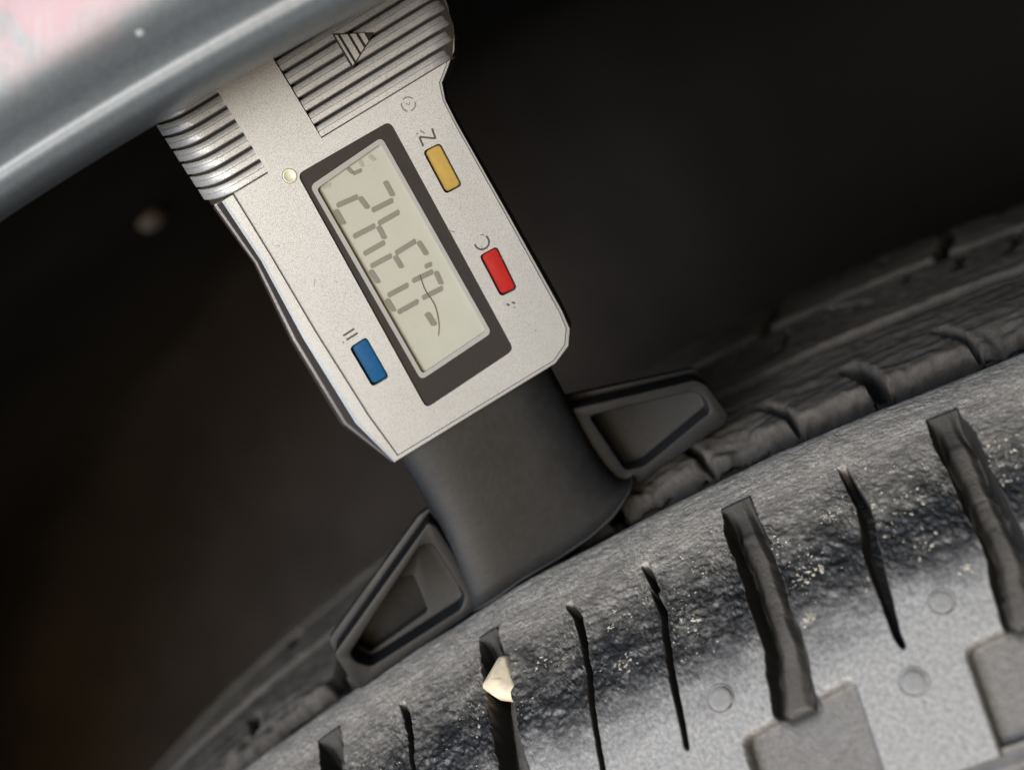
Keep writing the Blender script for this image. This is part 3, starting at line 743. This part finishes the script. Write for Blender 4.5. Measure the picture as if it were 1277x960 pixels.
stroke([(oc[0] + .92 * math.cos(a), oc[1] + .92 * math.sin(a)) for a in np.linspace(math.radians(165), math.radians(385), 16)], .24, M['ink'])
stroke([(oc[0] + .92 * math.cos(a), oc[1] + .92 * math.sin(a)) for a in np.linspace(math.radians(40), math.radians(70), 5)], .16, M['ink_worn'])
stroke([(12.55, 35.42), (12.78, 35.05)], .26, M['ink']); stroke([(13.28, 35.25), (13.52, 34.92)], .26, M['ink'])
stroke([(13.05, 34.6), (13.3, 34.45)], .16, M['ink_worn'])
stroke([(-7.45, 42.68), (-5.74, 42.72)], .26, M['ink']); stroke([(-7.38, 42.0), (-5.67, 42.05)], .26, M['ink']); stroke([(-7.95, 42.0), (-7.8, 41.9)], .22, M['ink_worn'])
lc = (14.75, 63.0)
for a0, a1 in ((20, 110), (140, 230), (260, 350)):
    stroke([(lc[0] + .85 * math.cos(a), lc[1] + .85 * math.sin(a)) for a in np.linspace(math.radians(a0), math.radians(a1), 9)], .17, M['ink_worn'])
stroke([(14.5, 63.2), (14.8, 62.9), (15.0, 63.15)], .14, M['ink_worn'])
stroke([(-7.2, 49.9), (-6.6, 50.6)], .07, M['ink_worn']); stroke([(-6.5, 49.3), (-6.2, 49.5)], .07, M['ink_worn'])
stroke([(10.95, 47.3), (11.6, 46.7)], .08, M['ink'])
nick = random.Random(3)
for _ in range(14):
    x, z = nick.uniform(-8.5, 17), nick.uniform(27, 62)
    if -4.2 < x < 12.6: continue
    an = nick.uniform(0, 6.28); L_ = nick.uniform(.15, .7)
    stroke([(x, z), (x + L_ * math.cos(an), z + L_ * math.sin(an))], nick.uniform(.04, .08), M['ink_worn'], "scratch")
# small resin plug beside the frame
V = []; F = []; ns_ = 24; rings = [(.02, .1), (.62, .1), (.72, .02), (.88, -.05), (1.0, .12)]
for k, (rr, yy) in enumerate(rings):
    for j in range(ns_):
        an = 2 * math.pi * j / ns_; V.append((-2.34 + .92 * rr * math.cos(an), YF + yy, 63.05 + .92 * rr * math.sin(an)))
        if k: F.append(((k - 1) * ns_ + j, k * ns_ + j, k * ns_ + (j + 1) % ns_, (k - 1) * ns_ + (j + 1) % ns_))
mesh_obj("resin_plug", V, F, M['resin'], gauge, True)

# black column under the case
secs = [(31, -10.9, 13.4, -4.7), (26, -10.9, 13.3, -4.7), (22, -11.0, 13.1, -4.75), (18, -11.1, 12.9, -4.8), (14, -11.4, 12.7, -4.9), (11, -11.9, 12.6, -5.0), (8, -12.6, 12.8, -5.1), (5, -13.3, 13.3, -5.2), (2.5, -13.9, 14.2, -5.3), (1.2, -14.3, 15.0, -5.3), (.2, -14.4, 15.2, -5.1)]
V = []; F = []; nc = 48
for k, (z, xl, xr, yf) in enumerate(secs):
    for j in range(nc):
        an = 2 * math.pi * j / nc; c_, s_n = math.cos(an), math.sin(an)
        ex = .50
        x = math.copysign(abs(c_) ** ex, c_); y = math.copysign(abs(s_n) ** .62, s_n)
        px = (xl + xr) / 2 + (xr - xl) / 2 * x
        py = (yf if y < 0 else 7.0) * abs(y)
        hem = float(np.interp(px, [-15, -12, -5, 4, 10, 13.6, 15.2], [-.9, -.6, .35, .3, 1.5, 3.0, 3.9])) if z < 6 else 0
        V.append((px, py, z + (hem + .55) * (1 - z / 6.0) if z < 6 else z))
        if k: F.append(((k - 1) * nc + j, k * nc + j, k * nc + (j + 1) % nc, (k - 1) * nc + (j + 1) % nc))
F.append(tuple(range((len(secs) - 1) * nc, len(secs) * nc))); F.append(tuple(range(nc))[::-1])
col_o = mesh_obj("column", V, F, M['black'], gauge)
bm = bmesh.new(); bm.from_mesh(col_o.data); bmesh.ops.recalc_face_normals(bm, faces=bm.faces); bm.to_mesh(col_o.data); bm.free()
shade_angle(col_o, 40)
# rolled lip along the hem of the column
lipV = []; lipF = []; base = (len(secs) - 1) * nc
ringpts = [Vector(V[base + j]) for j in range(nc)]
for j in range(nc):
    p0 = ringpts[j]; out = Vector((p0.x * .3, p0.y, 0)); out = out.normalized() if out.length else Vector((0, -1, 0))
    for k in range(6):
        an = 2 * math.pi * k / 6; lipV.append(tuple(p0 + out * (.28 * math.cos(an)) + Vector((0, 0, .32 * math.sin(an)))))
for j in range(nc):
    for k in range(6): lipF.append((j * 6 + k, ((j + 1) % nc) * 6 + k, ((j + 1) % nc) * 6 + (k + 1) % 6, j * 6 + (k + 1) % 6))
mesh_obj("hem_lip", lipV, lipF, M['black_edge'], gauge, True)
mesh = bmesh.new(); bmesh.ops.create_cone(mesh, cap_ends=True, segments=16, radius1=1.1 * MM, radius2=1.4 * MM, depth=7 * MM)
me = bpy.data.meshes.new("probe_pin"); mesh.to_mesh(me); mesh.free(); me.materials.append(M['silver_side'])
o = link(bpy.data.objects.new("probe_pin", me), gauge); o.location = (0, 1 * MM, -2.2 * MM)

# the two triangular wings of the base
def wing(outer, pocket, hole, backing):
    w_ = prism("base_wing", outer, -1.5, 2.6, M['black'], gauge)
    cs = [prism("cutter", pocket, -4, 1.9, None, gauge)]
    if hole: cs.append(prism("cutter", hole, -4, 9, None, gauge))
    bpy.context.view_layer.update(); cut(w_, cs)
    bevel(w_, .42, 3, 50); bpy.context.view_layer.update(); bake(w_); shade_angle(w_, 35)
    b_ = prism("rear_flange", backing, 3.6, 5.0, M['black_edge'], w_)
    web = prism("wing_web", shrink(outer, 1.6), 2.5, 3.7, M['black_edge'], w_)
    bevel(b_, .3, 2, 40); bake(b_)
    if hole:
        for o_ in (web,):
            c2 = prism("cutter", hole, -4, 9, None, gauge); bpy.context.view_layer.update(); cut(o_, [c2])
    shade_angle(b_, 35)
    return w_
wl = rounded([(-32.5, 4.7), (-32.9, 4.2), (-33.0, -1.5), (-32.4, -2.0), (-22, -1.2), (-12.5, -.5), (-11.0, 3), (-11.0, 13), (-11.6, 14.2)], .5, 3)
pl = rounded([(-30.9, 3.4), (-30.8, 1.8), (-29.4, .2), (-14.4, .9), (-13.0, 2.2), (-12.8, 10.9), (-14.2, 11.8)], .6, 3)
hl = rounded([(-30.3, 3.0), (-20.4, 8.1), (-18.2, 7.4), (-19.2, 1.8), (-29.2, .8)], .4, 3)
bl = rounded([(-33.7, 5.0), (-34.1, 4.3), (-33.8, -1.0), (-30, -1.4), (-12, -.2), (-11, 14.3), (-13.2, 14.1)], .4, 3)
w_l = wing(wl, pl, hl, bl); w_l.location = (-.2 * MM, -2.2 * MM, .35 * MM)
wr = rounded([(12.0, 17.6), (29.3, 12.0), (30.3, 10.6), (30.9, 5.2), (30.0, 4.4), (16, 3.2), (12.0, 2.6)], .5, 3)
pr_ = rounded([(14.3, 15.2), (28.2, 10.8), (29.1, 9.2), (29.0, 7.0), (17.4, 5.0), (14.8, 5.8)], .7, 3)
br = rounded([(12.0, 18.2), (30.3, 11.9), (31.0, 10.4), (30.6, 5.2), (16, 4.0), (12.0, 3.2)], .4, 3)
wing(wr, pr_, None, br)

# a stray hair lying over the screen
hp = spline([(4.9, 44.28), (4.49, 42.24), (4.52, 39.93), (3.77, 37.7), (2.86, 36.29)], 6)
V = []; F = []
for i, (x, z) in enumerate(hp):
    for k in range(6):
        an = 2 * math.pi * k / 6; V.append(np.array(gO) + gX * (x + .045 * math.cos(an)) + gY * (YF + .50 + .045 * math.sin(an)) + gZ * z)
    if i:
        for k in range(6): F.append(((i - 1) * 6 + k, i * 6 + k, i * 6 + (k + 1) % 6, (i - 1) * 6 + (k + 1) % 6))
tag(mesh_obj("hair", V, F, M['hair'], None, True), "thin curved dark hair stuck over the lower end of the display", "hair")
